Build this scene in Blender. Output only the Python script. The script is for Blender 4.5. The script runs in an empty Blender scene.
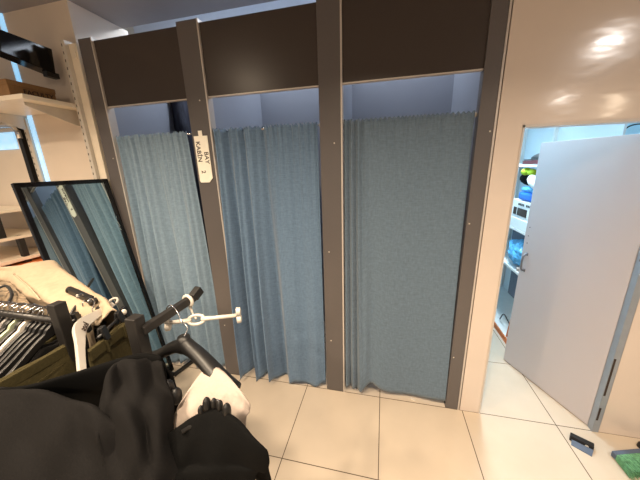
import bpy, bmesh, math, random
from mathutils import Vector, Matrix, noise
random.seed(7)
D = bpy.data
col = bpy.context.scene.collection
PI = math.pi

# ------------------------------------------------------------------ camera
YAW, PITCH, ROLL, FPX, CY, CH = 0.235099132, 0.265082381, -0.03153106, 268.964891, 1.79131518, 1.78601743
CAM = Vector((0, -CY, CH))
FW = Vector((-math.sin(YAW)*math.cos(PITCH), math.cos(YAW)*math.cos(PITCH), -math.sin(PITCH)))
_r = Vector((math.cos(YAW), math.sin(YAW), 0)); _u = _r.cross(FW)
RT = _r*math.cos(ROLL) + _u*math.sin(ROLL)
UP = _u*math.cos(ROLL) - _r*math.sin(ROLL)
cd = D.cameras.new('camera'); cam = D.objects.new('camera', cd); col.objects.link(cam)
cd.sensor_fit = 'HORIZONTAL'; cd.sensor_width = 36; cd.lens = 36*FPX/640; cd.clip_start = .02
m3 = Matrix((RT, UP, -FW)).transposed()
cam.matrix_world = Matrix.Translation(CAM) @ m3.to_4x4()
bpy.context.scene.camera = cam

def ray(px, py): return FW + RT*((px-320)/FPX) - UP*((py-240)/FPX)
def atz(px, py, z):
    v = ray(px, py); return CAM + v*((z-CAM.z)/v.z)
def aty(px, py, y):
    v = ray(px, py); return CAM + v*((y-CAM.y)/v.y)
def atx(px, py, x):
    v = ray(px, py); return CAM + v*((x-CAM.x)/v.x)

# ------------------------------------------------------------------ materials
def lin(c):
    c = c/255
    return c/12.92 if c <= .04045 else ((c+.055)/1.055)**2.4
def rgb(r, g, b): return (lin(r), lin(g), lin(b), 1)
def mat(name, c, rough=.6, metal=0, var=.12, scale=18, bump=0, spec=.5, coat=0, stretch=(1, 1, 1), sheen=0, bscale=None, emis=None, es=0, trans=0):
    m = D.materials.new(name); m.use_nodes = True
    nt = m.node_tree; N = nt.nodes; L = nt.links
    b = N['Principled BSDF']
    b.inputs['Roughness'].default_value = rough; b.inputs['Metallic'].default_value = metal
    b.inputs['Specular IOR Level'].default_value = spec
    b.inputs['Coat Weight'].default_value = coat
    b.inputs['Sheen Weight'].default_value = sheen
    b.inputs['Transmission Weight'].default_value = trans
    if emis: b.inputs['Emission Color'].default_value = emis; b.inputs['Emission Strength'].default_value = es
    tc = N.new('ShaderNodeTexCoord'); mp = N.new('ShaderNodeMapping'); mp.inputs['Scale'].default_value = stretch
    L.new(tc.outputs['Object'], mp.inputs['Vector'])
    nz = N.new('ShaderNodeTexNoise'); nz.inputs['Scale'].default_value = scale; nz.inputs['Detail'].default_value = 4
    L.new(mp.outputs['Vector'], nz.inputs['Vector'])
    rp = N.new('ShaderNodeValToRGB')
    rp.color_ramp.elements[0].position = .3; rp.color_ramp.elements[1].position = .7
    rp.color_ramp.elements[0].color = tuple(x*(1-var) for x in c[:3])+(1,)
    rp.color_ramp.elements[1].color = tuple(min(1, x*(1+var)) for x in c[:3])+(1,)
    L.new(nz.outputs['Fac'], rp.inputs['Fac']); L.new(rp.outputs['Color'], b.inputs['Base Color'])
    if bump:
        bp = N.new('ShaderNodeBump'); bp.inputs['Strength'].default_value = bump; bp.inputs['Distance'].default_value = .01
        if bscale:
            n2 = N.new('ShaderNodeTexNoise'); n2.inputs['Scale'].default_value = bscale; n2.inputs['Detail'].default_value = 3
            L.new(mp.outputs['Vector'], n2.inputs['Vector']); L.new(n2.outputs['Fac'], bp.inputs['Height'])
        else: L.new(nz.outputs['Fac'], bp.inputs['Height'])
        L.new(bp.outputs['Normal'], b.inputs['Normal'])
        if coat: L.new(bp.outputs['Normal'], b.inputs['Coat Normal']); b.inputs['Coat Roughness'].default_value = .11
    return m

def curtain_mat(name, c):
    m = D.materials.new(name); m.use_nodes = True
    nt = m.node_tree; N = nt.nodes; L = nt.links; b = N['Principled BSDF']
    b.inputs['Roughness'].default_value = .85; b.inputs['Sheen Weight'].default_value = .25; b.inputs['Specular IOR Level'].default_value = .2
    tc = N.new('ShaderNodeTexCoord')
    def nz(sc, scale, det):
        mp = N.new('ShaderNodeMapping'); mp.inputs['Scale'].default_value = sc; L.new(tc.outputs['UV'], mp.inputs['Vector'])
        n = N.new('ShaderNodeTexNoise'); n.inputs['Scale'].default_value = scale; n.inputs['Detail'].default_value = det
        L.new(mp.outputs['Vector'], n.inputs['Vector']); return n
    a = nz((1, 1, 1), 45, 5)           # mottled slub
    v = nz((14, 1, 1), 16, 3)          # warp streaks
    h = nz((1, 10, 1), 14, 3)          # weft streaks
    ad = N.new('ShaderNodeMath'); ad.operation = 'ADD'; L.new(a.outputs['Fac'], ad.inputs[0]); L.new(v.outputs['Fac'], ad.inputs[1])
    a2 = N.new('ShaderNodeMath'); a2.operation = 'ADD'; L.new(ad.outputs[0], a2.inputs[0]); L.new(h.outputs['Fac'], a2.inputs[1])
    dv = N.new('ShaderNodeMath'); dv.operation = 'DIVIDE'; dv.inputs[1].default_value = 3; L.new(a2.outputs[0], dv.inputs[0])
    rp = N.new('ShaderNodeValToRGB'); rp.color_ramp.elements[0].position = .38; rp.color_ramp.elements[1].position = .62
    rp.color_ramp.elements[0].color = tuple(x*.84 for x in c[:3])+(1,); rp.color_ramp.elements[1].color = tuple(x*1.16 for x in c[:3])+(1,)
    L.new(dv.outputs[0], rp.inputs['Fac']); L.new(rp.outputs['Color'], b.inputs['Base Color'])
    bp = N.new('ShaderNodeBump'); bp.inputs['Strength'].default_value = .25; bp.inputs['Distance'].default_value = .004
    L.new(dv.outputs[0], bp.inputs['Height']); L.new(bp.outputs['Normal'], b.inputs['Normal'])
    return m

def tile_mat():
    m = D.materials.new('floor_tiles'); m.use_nodes = True
    nt = m.node_tree; N = nt.nodes; L = nt.links; b = N['Principled BSDF']
    b.inputs['Roughness'].default_value = .22; b.inputs['Specular IOR Level'].default_value = .45
    tc = N.new('ShaderNodeTexCoord'); mp = N.new('ShaderNodeMapping'); mp.inputs['Location'].default_value = (-.0205+.6*20, .6*20, 0)
    L.new(tc.outputs['Object'], mp.inputs['Vector'])
    br = N.new('ShaderNodeTexBrick'); br.offset = 0; br.squash = 1
    br.inputs['Scale'].default_value = 1; br.inputs['Brick Width'].default_value = .6; br.inputs['Row Height'].default_value = .6
    br.inputs['Mortar Size'].default_value = .0028; br.inputs['Mortar Smooth'].default_value = .1; br.inputs['Bias'].default_value = 0
    br.inputs['Color1'].default_value = rgb(214, 198, 178); br.inputs['Color2'].default_value = rgb(210, 194, 174); br.inputs['Mortar'].default_value = rgb(95, 80, 66)
    L.new(mp.outputs['Vector'], br.inputs['Vector'])
    nz = N.new('ShaderNodeTexNoise'); nz.inputs['Scale'].default_value = 3.5; nz.inputs['Detail'].default_value = 5; L.new(tc.outputs['Object'], nz.inputs['Vector'])
    mx = N.new('ShaderNodeMixRGB'); mx.blend_type = 'MULTIPLY'; mx.inputs['Fac'].default_value = .22
    L.new(br.outputs['Color'], mx.inputs['Color1']); L.new(nz.outputs['Fac'], mx.inputs['Color2']); L.new(mx.outputs['Color'], b.inputs['Base Color'])
    return m

M = {}
M['tile'] = tile_mat()
M['laminate'] = mat('white_laminate', rgb(214, 200, 188), .2, coat=.7, var=.02, scale=2, bump=.35, bscale=2.6, stretch=(.7, 1, 1.8), spec=.4)
M['stockwall'] = mat('stockroom_wall', rgb(200, 232, 246), .5, var=.03, scale=4)
M['plaster'] = mat('white_plaster', rgb(222, 208, 192), .6, var=.03, scale=4)
M['litwall'] = mat('cabin_wall_painted_lit', rgb(214, 218, 226), .6, var=.02)  # cabin wall whitened, the cool light from above put into its colour
M['hangerwhite'] = mat('white_hanger', rgb(172, 166, 158), .4, var=.03)
M['handle'] = mat('grey_handle_metal', rgb(120, 122, 130), .4, metal=.5)
M['coat'] = mat('dark_coat_cloth', rgb(44, 45, 56), .9, var=.5, scale=9, stretch=(6, 6, .3))
M['coolwall'] = mat('cool_white_wall', rgb(215, 222, 228), .5, var=.03, scale=4)
M['cabinwall'] = mat('cabin_wall', rgb(150, 153, 163), .35, var=.03, scale=3)
M['ceil'] = mat('ceiling_paint', rgb(150, 146, 148), .7, var=.03, scale=5)
M['post'] = mat('brown_grey_laminate', rgb(93, 88, 87), .34, var=.06, scale=60, stretch=(8, 1, 1))
M['header'] = mat('dark_brown_laminate', rgb(62, 54, 50), .3, var=.06, scale=60, stretch=(1, 1, 8))
M['alu'] = mat('aluminium', rgb(200, 192, 184), .35, metal=.25, var=.04)
M['chrome'] = mat('chrome', rgb(215, 215, 218), .15, metal=1, var=.02)
M['jamb'] = mat('grey_metal_frame', rgb(150, 158, 168), .45, metal=.3, var=.04)
M['c1'] = curtain_mat('curtain_cloth', rgb(124, 146, 165))
M['c2'] = curtain_mat('curtain_cloth_blue', rgb(97, 121, 147))
M['c3'] = curtain_mat('curtain_cloth_grey', rgb(96, 114, 131))
M['black'] = mat('black_plastic', rgb(20, 19, 19), .45, var=.2)
M['blackgloss'] = mat('black_gloss', rgb(14, 13, 14), .12, var=.2)
M['blackmetal'] = mat('black_painted_steel', rgb(32, 30, 29), .42, var=.1)
M['blackcloth'] = mat('black_cloth', rgb(21, 20, 20), .95, var=.15, scale=220, bump=.1, spec=.1)
M['blackcloth2'] = mat('deep_black_cloth', rgb(12, 12, 12), .95, var=.15, scale=220, bump=.1, spec=.08)
M['olive'] = mat('olive_cloth', rgb(62, 56, 36), .9, var=.15, scale=150, bump=.2, spec=.1)
M['beige'] = mat('cream_cloth', rgb(164, 147, 125), .9, var=.06, scale=40, bump=.15, spec=.15)
M['whitecloth'] = mat('white_cloth', rgb(168, 155, 146), .9, var=.04, scale=120, bump=.1, spec=.15)
M['whiteplastic'] = mat('white_plastic', rgb(204, 197, 186), .35, var=.03)
M['greyplastic'] = mat('grey_plastic', rgb(112, 108, 105), .35, var=.05)
M['greenplastic'] = mat('pale_green_plastic', rgb(150, 156, 132), .35, var=.05)
M['mirror'] = mat('mirror_glass', rgb(205, 222, 224), .0, metal=1, var=0)
M['carton'] = mat('brown_cardboard', rgb(142, 108, 70), .8, var=.08, scale=30, stretch=(1, 6, 1))
M['ink'] = mat('dark_ink', rgb(52, 40, 32), .7)
M['shelf'] = mat('white_shelf', rgb(232, 220, 200), .4, var=.03)
M['orange'] = mat('orange_wood', rgb(196, 104, 48), .5, var=.15, scale=10, stretch=(1, 12, 1))
M['leaf'] = mat('door_leaf', rgb(194, 187, 190), .33, var=.015, scale=3, spec=.4)
M['label'] = mat('sign_card', rgb(250, 244, 228), .5, var=.02)
M['orangecloth'] = mat('orange_cloth', rgb(196, 104, 60), .9)
M['redcloth'] = mat('rust_cloth', rgb(146, 72, 56), .9)
M['greycloth'] = mat('charcoal_cloth', rgb(60, 56, 54), .9)
M['stripe'] = mat('printed_cloth', rgb(120, 104, 84), .9, var=.75, scale=26, stretch=(1, 4, 1))
M['blue'] = mat('blue_plastic', rgb(40, 110, 215), .4)
M['bluefilm'] = mat('blue_film', rgb(90, 170, 225), .15, var=.4, scale=30, bump=.5)
M['lime'] = mat('lime_cloth', rgb(190, 215, 50), .7)
M['paper'] = mat('white_carton', rgb(225, 225, 222), .6, var=.03)
M['maroon'] = mat('maroon_board', rgb(86, 30, 36), .6)
M['green'] = mat('green_bristle', rgb(96, 150, 108), .5, var=.4, scale=60)
M['bluegrey'] = mat('blue_grey_plastic', rgb(80, 92, 112), .5)
M['cyan'] = mat('painted_glow', rgb(205, 225, 235), .5, emis=rgb(130, 200, 245), es=.9)  # emission paints blue light onto surfaces that are no lamps
M['brownmetal'] = mat('bronze_hinge', rgb(110, 88, 66), .4, metal=.7)

# ------------------------------------------------------------------ helpers
def tag(o, label, cat, group=None, kind=None):
    o['label'] = label; o['category'] = cat
    if group: o['group'] = group
    if kind: o['kind'] = kind
    return o
def empty(name, label, cat, loc=(0, 0, 0), group=None):
    o = D.objects.new(name, None); o.empty_display_size = .05; col.objects.link(o); o.location = loc
    return tag(o, label, cat, group)
def obj(name, bm, m, parent=None, smooth=False, bevel=0, label=None):
    me = D.meshes.new(name); bmesh.ops.recalc_face_normals(bm, faces=bm.faces[:])
    bm.to_mesh(me); bm.free(); me.materials.append(m)
    if smooth:
        for p in me.polygons: p.use_smooth = True
    o = D.objects.new(name, me); col.objects.link(o)
    if bevel:
        b = o.modifiers.new('bevel', 'BEVEL'); b.width = bevel; b.segments = 2; b.limit_method = 'ANGLE'
    if parent is not None:
        o.parent = parent
        o.matrix_parent_inverse = parent_world(parent).inverted()
    if label: o['label'] = label
    return o
def parent_world(o):
    m = Matrix.Translation(o.location) if o.parent is None else parent_world(o.parent) @ o.matrix_parent_inverse @ Matrix.Translation(o.location)
    return m
def obj2(name, bm, m, bm2, mB, parent=None):
    me2 = D.meshes.new('pattern'); bm2.to_mesh(me2); bm2.free(); n = len(bm.faces); bm.from_mesh(me2); D.meshes.remove(me2)
    bm.faces.ensure_lookup_table()
    for f in bm.faces[n:]: f.material_index = 1
    o = obj(name, bm, m, parent); o.data.materials.append(mB); return o
def struct(name, bm, m, **k):
    o = obj(name, bm, m, **k); o['kind'] = 'structure'; return o
def BM(): return bmesh.new()
def box(bm, lo, hi, mx=None):
    lo = Vector(lo); hi = Vector(hi)
    vs = [Vector((x, y, z)) for x in (lo.x, hi.x) for y in (lo.y, hi.y) for z in (lo.z, hi.z)]
    if mx: vs = [mx @ v for v in vs]
    v = [bm.verts.new(p) for p in vs]
    for f in ((0, 1, 3, 2), (4, 6, 7, 5), (0, 4, 5, 1), (2, 3, 7, 6), (0, 2, 6, 4), (1, 5, 7, 3)): bm.faces.new([v[i] for i in f])
    return bm
def frame_mx(o, x, z):
    """matrix with origin o, x axis along x, z axis near z"""
    x = Vector(x).normalized(); y = Vector(z).cross(x).normalized(); zz = x.cross(y)
    m = Matrix((x, y, zz)).transposed().to_4x4(); m.translation = Vector(o); return m
def tube(bm, pts, r, seg=8, closed=False, cap=True):
    pts = [Vector(p) for p in pts]; n = len(pts); rings = []
    nrm = None
    for i, p in enumerate(pts):
        a = pts[i-1] if (i > 0 or closed) else p; b = pts[(i+1) % n] if (i < n-1 or closed) else p
        t = (b-a).normalized()
        if nrm is None:
            nrm = t.orthogonal().normalized()
        nrm = (nrm - t*nrm.dot(t)).normalized(); bi = t.cross(nrm)
        rr = r[i] if isinstance(r, (list, tuple)) else r
        rings.append([bm.verts.new(p+(nrm*math.cos(2*PI*k/seg)+bi*math.sin(2*PI*k/seg))*rr) for k in range(seg)])
    for i in range(n if closed else n-1):
        A = rings[i]; B = rings[(i+1) % n]
        for k in range(seg): bm.faces.new((A[k], A[(k+1) % seg], B[(k+1) % seg], B[k]))
    if cap and not closed:
        bm.faces.new(rings[0][::-1]); bm.faces.new(rings[-1])
    return bm
def bar(bm, a, b, w, h=None, up=(0, 0, 1)):
    """rectangular bar from a to b"""
    h = h or w; a = Vector(a); b = Vector(b); d = b-a
    if abs(d.normalized().dot(Vector(up))) > .99: up = (0, 1, 0)
    mx = frame_mx(a, d, up)
    return box(bm, (0, -w/2, -h/2), (d.length, w/2, h/2), mx)
def prism(bm, poly, d, mx=None):
    """extrude 2-D polygon (x,z) by d along y (centred)"""
    A = [Vector((x, -d/2, z)) for x, z in poly]; B = [Vector((x, d/2, z)) for x, z in poly]
    if mx: A = [mx @ v for v in A]; B = [mx @ v for v in B]
    a = [bm.verts.new(v) for v in A]; b = [bm.verts.new(v) for v in B]; n = len(poly)
    bm.faces.new(a); bm.faces.new(b[::-1])
    for i in range(n): bm.faces.new((a[i], b[i], b[(i+1) % n], a[(i+1) % n]))
    return bm
def ribbon(bm, pts, w, d, mx=None):
    """flat bar following 2-D points (x,z); w width in plane (list ok), d thickness"""
    n = len(pts); L_, R_ = [], []
    for i in range(n):
        p = Vector(pts[i]); a = Vector(pts[max(0, i-1)]); b = Vector(pts[min(n-1, i+1)])
        t = (b-a).normalized(); q = Vector((-t.y, t.x)); ww = (w[i] if isinstance(w, (list, tuple)) else w)/2
        L_.append(p+q*ww); R_.append(p-q*ww)
    sec = []
    for l, r in zip(L_, R_):
        ps = [Vector((l.x, -d/2, l.y)), Vector((l.x, d/2, l.y)), Vector((r.x, d/2, r.y)), Vector((r.x, -d/2, r.y))]
        if mx: ps = [mx @ p for p in ps]
        sec.append([bm.verts.new(p) for p in ps])
    for i in range(n-1):
        for k in range(4): bm.faces.new((sec[i][k], sec[i][(k+1) % 4], sec[i+1][(k+1) % 4], sec[i+1][k]))
    bm.faces.new(sec[0][::-1]); bm.faces.new(sec[-1])
    return bm
def cr(p0, p1, p2, p3, t):
    return .5*((2*p1)+(p2-p0)*t+(2*p0-5*p1+4*p2-p3)*t*t+(3*p1-p0-3*p2+p3)*t*t*t)
def spline(P, k):
    out = []
    for i in range(len(P)-1):
        p0 = P[i-1] if i > 0 else P[0]*2-P[1]; p3 = P[i+2] if i+2 < len(P) else P[-1]*2-P[-2]
        for j in range(k): out.append(cr(p0, P[i], P[i+1], p3, j/k))
    out.append(P[-1]); return out
def sheet(rows, k=7, amp=.006, freq=9, thick=.006, seed=0):
    """smooth cloth through a grid of 3-D control points"""
    R = [spline([Vector(p) for p in r], k) for r in rows]
    cols = list(zip(*R)); C2 = [spline(list(c), k) for c in cols]      # C2[u][v]
    bm = BM(); G = []
    for u, c in enumerate(C2):
        G.append([])
        for v, p in enumerate(c):
            q = p*freq+Vector((seed*3.1, seed*1.7, 0)); fold = abs(noise.noise(Vector((q.x*.9+q.z*.5, q.y*.5, q.z*.35))))
            G[-1].append(bm.verts.new(p+Vector((noise.noise(q), noise.noise(q+Vector((9, 0, 0))), noise.noise(q+Vector((0, 9, 0)))))*amp+Vector((.2, -.5, .6))*fold*amp*1.2))
    for u in range(len(G)-1):
        for v in range(len(G[0])-1): bm.faces.new((G[u][v], G[u+1][v], G[u+1][v+1], G[u][v+1]))
    return bm
def cloth(name, rows, m, parent=None, thick=.006, **k):
    o = obj(name, sheet(rows, **k), m, parent, smooth=True)
    s = o.modifiers.new('thickness', 'SOLIDIFY'); s.thickness = thick; s.offset = 0
    return o
def text(name, s, size, mx, m, parent, sx=1, extrude=.0008):
    cu = D.curves.new(name, 'FONT'); cu.body = s; cu.size = size; cu.align_x = 'CENTER'; cu.align_y = 'CENTER'; cu.extrude = extrude; cu.offset = .0004
    t = D.objects.new(name+'_tmp', cu); col.objects.link(t)
    dg = bpy.context.evaluated_depsgraph_get(); me = D.meshes.new_from_object(t.evaluated_get(dg))
    D.objects.remove(t)
    me.transform(mx @ Matrix.Diagonal((sx, 1, 1, 1))); me.materials.clear(); me.materials.append(m); me.name = name
    o = D.objects.new(name, me); col.objects.link(o)
    if parent is not None:
        o.parent = parent; o.matrix_parent_inverse = parent_world(parent).inverted()
    return o
def uvball(bm, c, r, mx=None, seg=14):
    m = Matrix.Translation(c) @ (mx or Matrix()) @ Matrix.Diagonal((r[0], r[1], r[2], 1))
    bmesh.ops.create_uvsphere(bm, u_segments=seg, v_segments=seg//2+2, radius=1, matrix=m); return bm

# ------------------------------------------------------------------ setting
struct('floor', box(BM(), (-5, -8, -.05), (6.5, 3.0, 0)), M['tile'])
struct('ceiling', box(BM(), (-5, -8, 3.0), (6.5, .50, 3.06)), M['ceil'])
b = BM(); box(b, (-5, .50, 3.30), (.66, 2.0, 3.36)); box(b, (-5, .50, 3.06), (.66, .54, 3.30))
struct('ceiling_over_cabins', b, M['coolwall'])
struct('ceiling_stockroom', box(BM(), (.66, .10, 2.95), (3.4, 3.0, 3.0)), M['coolwall'])
# white laminate wall holding the doorway
XD0, XD1, ZD = .732, 1.425, 1.972
b = BM(); box(b, (.605, .0, 0), (XD0, .09, ZD)); box(b, (.605, 0, ZD), (XD1+.04, .09, 3.0)); box(b, (XD1+.04, 0, 0), (6.5, .09, 3.0))
struct('wall_right', b, M['laminate'])
# metal frame of the doorway
b = BM(); box(b, (XD0-.002, -.004, 0), (XD0+.008, .094, ZD)); box(b, (XD0-.002, -.004, ZD-.012), (XD1, .094, ZD+.002)); 
struct('trim_1', b, M['alu'])
b = BM(); box(b, (XD1-.002, -.006, 0), (XD1+.034, .094, ZD))
struct('trim_2', b, M['jamb'])
# left: pillar / wall panel with the recess beside it
b = BM(); box(b, (-2.9, .06, 0), (-2.255, .55, 3.0))
struct('wall_left', b, M['plaster'])
b = BM(); box(b, (-5, .09, 0), (-2.935, .55, 3.0)); struct('wall_far_left', b, M['plaster'])
struct('gap_glow', box(BM(), (-2.945, .052, 0), (-2.9, .09, 3.0)), M['cyan'])  # glowing strip stands in for blue light in the gap
# cabin walls
b = BM(); box(b, (-2.255, 1.0, 0), (.64, 1.05, 2.72)); struct('wall_cabin_back', b, M['cabinwall'])
struct('wall_cabin_upper_lit', box(BM(), (-2.6, .99, 2.72), (.64, 1.05, 3.30)), M['litwall'])  # top of the back wall, painted paler to look lit
b = BM(); box(b, (.56, .10, 0), (.66, 1.0, 3.30)); struct('wall_cabin_right', b, M['cabinwall'])
for k, x in enumerate((-2.11, -1.26, -.335)):
    struct('wall_cabin_partition', box(BM(), (x-.02, .06, 0), (x+.02, 1.0, 2.69)), M['cabinwall'])
# stockroom shell
struct('wall_stockroom_left', box(BM(), (.66, .09, 0), (.70, 3.0, 2.95)), M['stockwall'])
struct('wall_stockroom_back', box(BM(), (.70, 2.9, 0), (3.4, 3.0, 2.95)), M['stockwall'])
struct('wall_stockroom_right', box(BM(), (3.3, .09, 0), (3.4, 2.9, 2.95)), M['stockwall'])

# ------------------------------------------------------------------ door leaf
HX, HY = XD1-.006, .035
fx, fy = 1.135, .655
dv = Vector((fx-HX, fy-HY, 0)); LW = dv.length
leaf = D.objects.new('door_1', None); col.objects.link(leaf); leaf.location = (HX, HY, 0); leaf['kind'] = 'structure'
mx = frame_mx((HX, HY, 0), dv, (0, 0, 1))     # x along leaf, y = normal
nrm = mx.to_3x3() @ Vector((0, 1, 0))
sgn = 1 if nrm.dot(CAM-Vector((HX, HY, 1))) > 0 else -1
obj('leaf', box(BM(), (0, -.035 if sgn > 0 else 0, .008), (LW, 0 if sgn > 0 else .035, ZD-.062), mx), M['leaf'], leaf, bevel=.0015)
b = BM(); s = sgn
hx = LW-.045
tube(b, [mx @ Vector((hx, s*y, z)) for y, z in ((0, 1.05), (.02, 1.048), (.036, 1.03), (.041, .98), (.036, .93), (.02, .912), (0, .91))], .0075, 8)
for z in (1.05, .91): box(b, (hx-.009, min(0, s*.004), z-.012), (hx+.009, max(0, s*.004), z+.012), mx)
obj('door_handle', b, M['handle'], leaf, smooth=True)
b = BM()
for z in (1.14, 1.20, 1.27):
    uvball(b, mx @ Vector((hx+.015, s*.001, z)), (.004, .004, .004), seg=8)
obj('screw_hole', b, M['ink'], leaf)
b = BM(); tube(b, [(XD1-.006, -.004, 1.22), (XD1-.006, -.004, 1.33)], .009, 8); box(b, (XD1-.004, -.011, 1.22), (XD1+.024, -.006, 1.33))
obj('hinge', b, M['brownmetal'], leaf)
for za, zb in ((.30, .58), (.10, .20)):
    obj('hinge_slot', box(BM(), (XD1+.002, -.0085, za), (XD1+.012, -.005, zb)), M['ink'], leaf)

# ------------------------------------------------------------------ fitting room front
ZR = 2.05
posts = [(-2.165, -2.04), (-1.345, -1.182), (-.409, -.262), (.505, .598)]
plabel = ['brown-grey fitting room post at far left partly behind leaning mirror', 'brown-grey fitting room post carrying the white cabin sign',
          'brown-grey post between the middle and right-hand curtains', 'brown-grey post between the grey curtain and white laminate wall']
for i, (x0, x1) in enumerate(posts):
    p = empty('fitting_room_post', plabel[i], 'post', ((x0+x1)/2, .03, 0), 'posts of the fitting room front')
    obj('post_board', box(BM(), (x0, 0, 0), (x1-.010, .06, 2.72)), M['post'], p, bevel=.002)
    obj('edge_trim', box(BM(), (x1-.010, -.003, 0), (x1, .06, 2.72)), M['alu'], p, label='thin aluminium edge strip')
    zs = {0: (1.9,), 1: (2.25, .5), 2: (1.93, .47, 1.2), 3: (1.95, 1.42, .45)}[i]
    for z in zs:
        b = BM(); bmesh.ops.create_cone(b, cap_ends=True, segments=10, radius1=.005, radius2=.004, depth=.003, matrix=Matrix.Translation(((x0+x1)/2-.03+.05*(z > 1.5), -.001, z)) @ Matrix.Rotation(PI/2, 4, 'X'))
        obj('screw_cap', b, M['whiteplastic'], p)
hl = ['dark brown panel above the leftmost curtain', 'dark brown panel above the middle curtain', 'dark brown panel above the right-hand grey curtain']
cl = ['leftmost teal blue fitting room curtain beside the mirror', 'middle pleated blue fitting room curtain, right of the cabin sign', 'right-hand grey-blue curtain hanging mostly flat beside the white wall']
rl = ['thin metal rod carrying the leftmost curtain', 'thin metal rod carrying the middle curtain', 'thin metal rod carrying the right-hand grey curtain']
for i in range(3):
    xa, xb = posts[i][1], posts[i+1][0]
    h = empty('header_panel', hl[i], 'panel', ((xa+xb)/2, .03, 2.27), 'header panels over the cabins')
    obj('panel_board', box(BM(), (xa, .012, 2.272), (xb, .034, 2.70)), M['header'], h)
    obj('edge_trim', box(BM(), (xa, .010, 2.264), (xb, .036, 2.272)), M['alu'], h, label='thin pale edge strip')
    r = empty('curtain_rod', rl[i], 'curtain rod', ((xa+xb)/2, .05, ZR), 'curtain rods')
    obj('rod', tube(BM(), [(xa, .058, ZR), (xb, .058, ZR)], .007, 10), M['chrome'], r, smooth=True)
    for x, s in ((xa, 1), (xb, -1)):
        obj('rod_bracket', tube(BM(), [(x, .058, ZR), (x+s*.012, .058, ZR)], .014, 12), M['whiteplastic'], r)

def smooth(a, b, x):
    t = max(0, min(1, (x-a)/(b-a))); return t*t*(3-2*t)
def make_curtain(name, label, x0, x1, xb0, xb1, foldf, hemf, m, zt=2.064):
    nx, nz = 300, 70
    bm = BM(); uv = bm.loops.layers.uv.new('UVMap'); G = []
    for j in range(nz+1):
        v = j/nz; row = []
        for i in range(nx+1):
            u = i/nx
            zb = hemf(u); z = zt + (zb-zt)*v
            x = (x0+(x1-x0)*u)*(1-v)+(xb0+(xb1-xb0)*u)*v
            dx, y = foldf(u, v)
            # gathered heading with the rod running inside the pocket
            g = math.exp(-((v-.012)/.02)**2)
            y += .003*math.sin(u*2*PI*34+2*math.sin(u*19))*math.exp(-v/.05)
            if j == 0: z += .006*math.sin(u*2*PI*31+math.sin(u*11)*3)
            row.append(bm.verts.new((x+dx, .036*(1-v*.2)+y-.004*g, z)))
        G.append(row)
    for j in range(nz):
        for i in range(nx):
            f = bm.faces.new((G[j][i], G[j+1][i], G[j+1][i+1], G[j][i+1]))
            for l, (a, c) in zip(f.loops, ((i, j), (i, j+1), (i+1, j+1), (i+1, j))): l[uv].uv = (a/nx*abs(x1-x0)*1.3, c/nz*2)
    o = obj(name, bm, m, smooth=True)
    s = o.modifiers.new('thickness', 'SOLIDIFY'); s.thickness = .003; s.offset = 0
    return tag(o, label, 'curtain', 'fitting room curtains')
def soft(x):   # rounded pleat profile, broad front and narrow valley
    c = math.sin(x); return c*.75 + .25*math.sin(2*x+.6)
def fold1(u, v):
    a = .013+.042*smooth(0, .8, v)
    ph = 2*PI*(5.3*u+.45*math.sin(4.3*u+.6)) + .5*math.sin(3*v+u*5)
    fine = .006*math.sin(2*PI*15*u+1.5*math.sin(7*u))*math.exp(-v/.28)
    y = -a*soft(ph)*(1.1-.4*u) - a*.3*math.sin(.53*ph+1.3+v) - fine
    return .008*math.cos(ph)*v, y-.012*v
def fold2(u, v):
    a = .020+.050*smooth(0, .9, v)
    ph = 2*PI*(4.6*u+.55*math.sin(3.4*u)) + .35*math.sin(2.5*v+4*u)
    w = .35+1.0*(1-smooth(.25, .75, u))+.35*smooth(.8, 1, u)
    fine = .007*math.sin(2*PI*16*u+2*math.sin(6*u))*math.exp(-v/.25)
    y = -a*w*soft(ph) - a*.35*math.sin(.6*ph+.7) - fine
    return .012*math.cos(ph)*v*w, y-.024*v
def fold3(u, v):
    k = 1-smooth(.10, .24, u)
    ph = 2*PI*(15*u+.5*math.sin(9*u))*(1-.25*v)
    y = -(.013+.008*v)*k*math.sin(ph)
    y += -.034*v*math.exp(-((u-.17-.02*v)/.055)**2) + .016*v*math.exp(-((u-.27)/.05)**2)
    y += .014*math.sin(2*PI*1.6*u+1.2)*v*(1-k) + .0022*math.sin(2*PI*20*u)*math.exp(-v/.25)*(1-k)
    return 0, y-.008*v
make_curtain('fitting_room_curtain', cl[0], -2.035, -1.415, -2.03, -1.375, fold1, lambda u: .045+.018*math.sin(2*PI*3*u), M['c1'])
make_curtain('fitting_room_curtain', cl[1], -1.178, -.432, -1.172, -.415, fold2, lambda u: .03+.022*math.sin(2*PI*3.2*u+.6)-.005*u, M['c2'])
make_curtain('fitting_room_curtain', cl[2], -.258, .492, -.256, .500, fold3, lambda u: .05+.045*math.exp(-((u-.27)/.10)**2)-.04*math.exp(-((u-.15)/.06)**2)+.012*math.sin(7*u), M['c3'])

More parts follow.
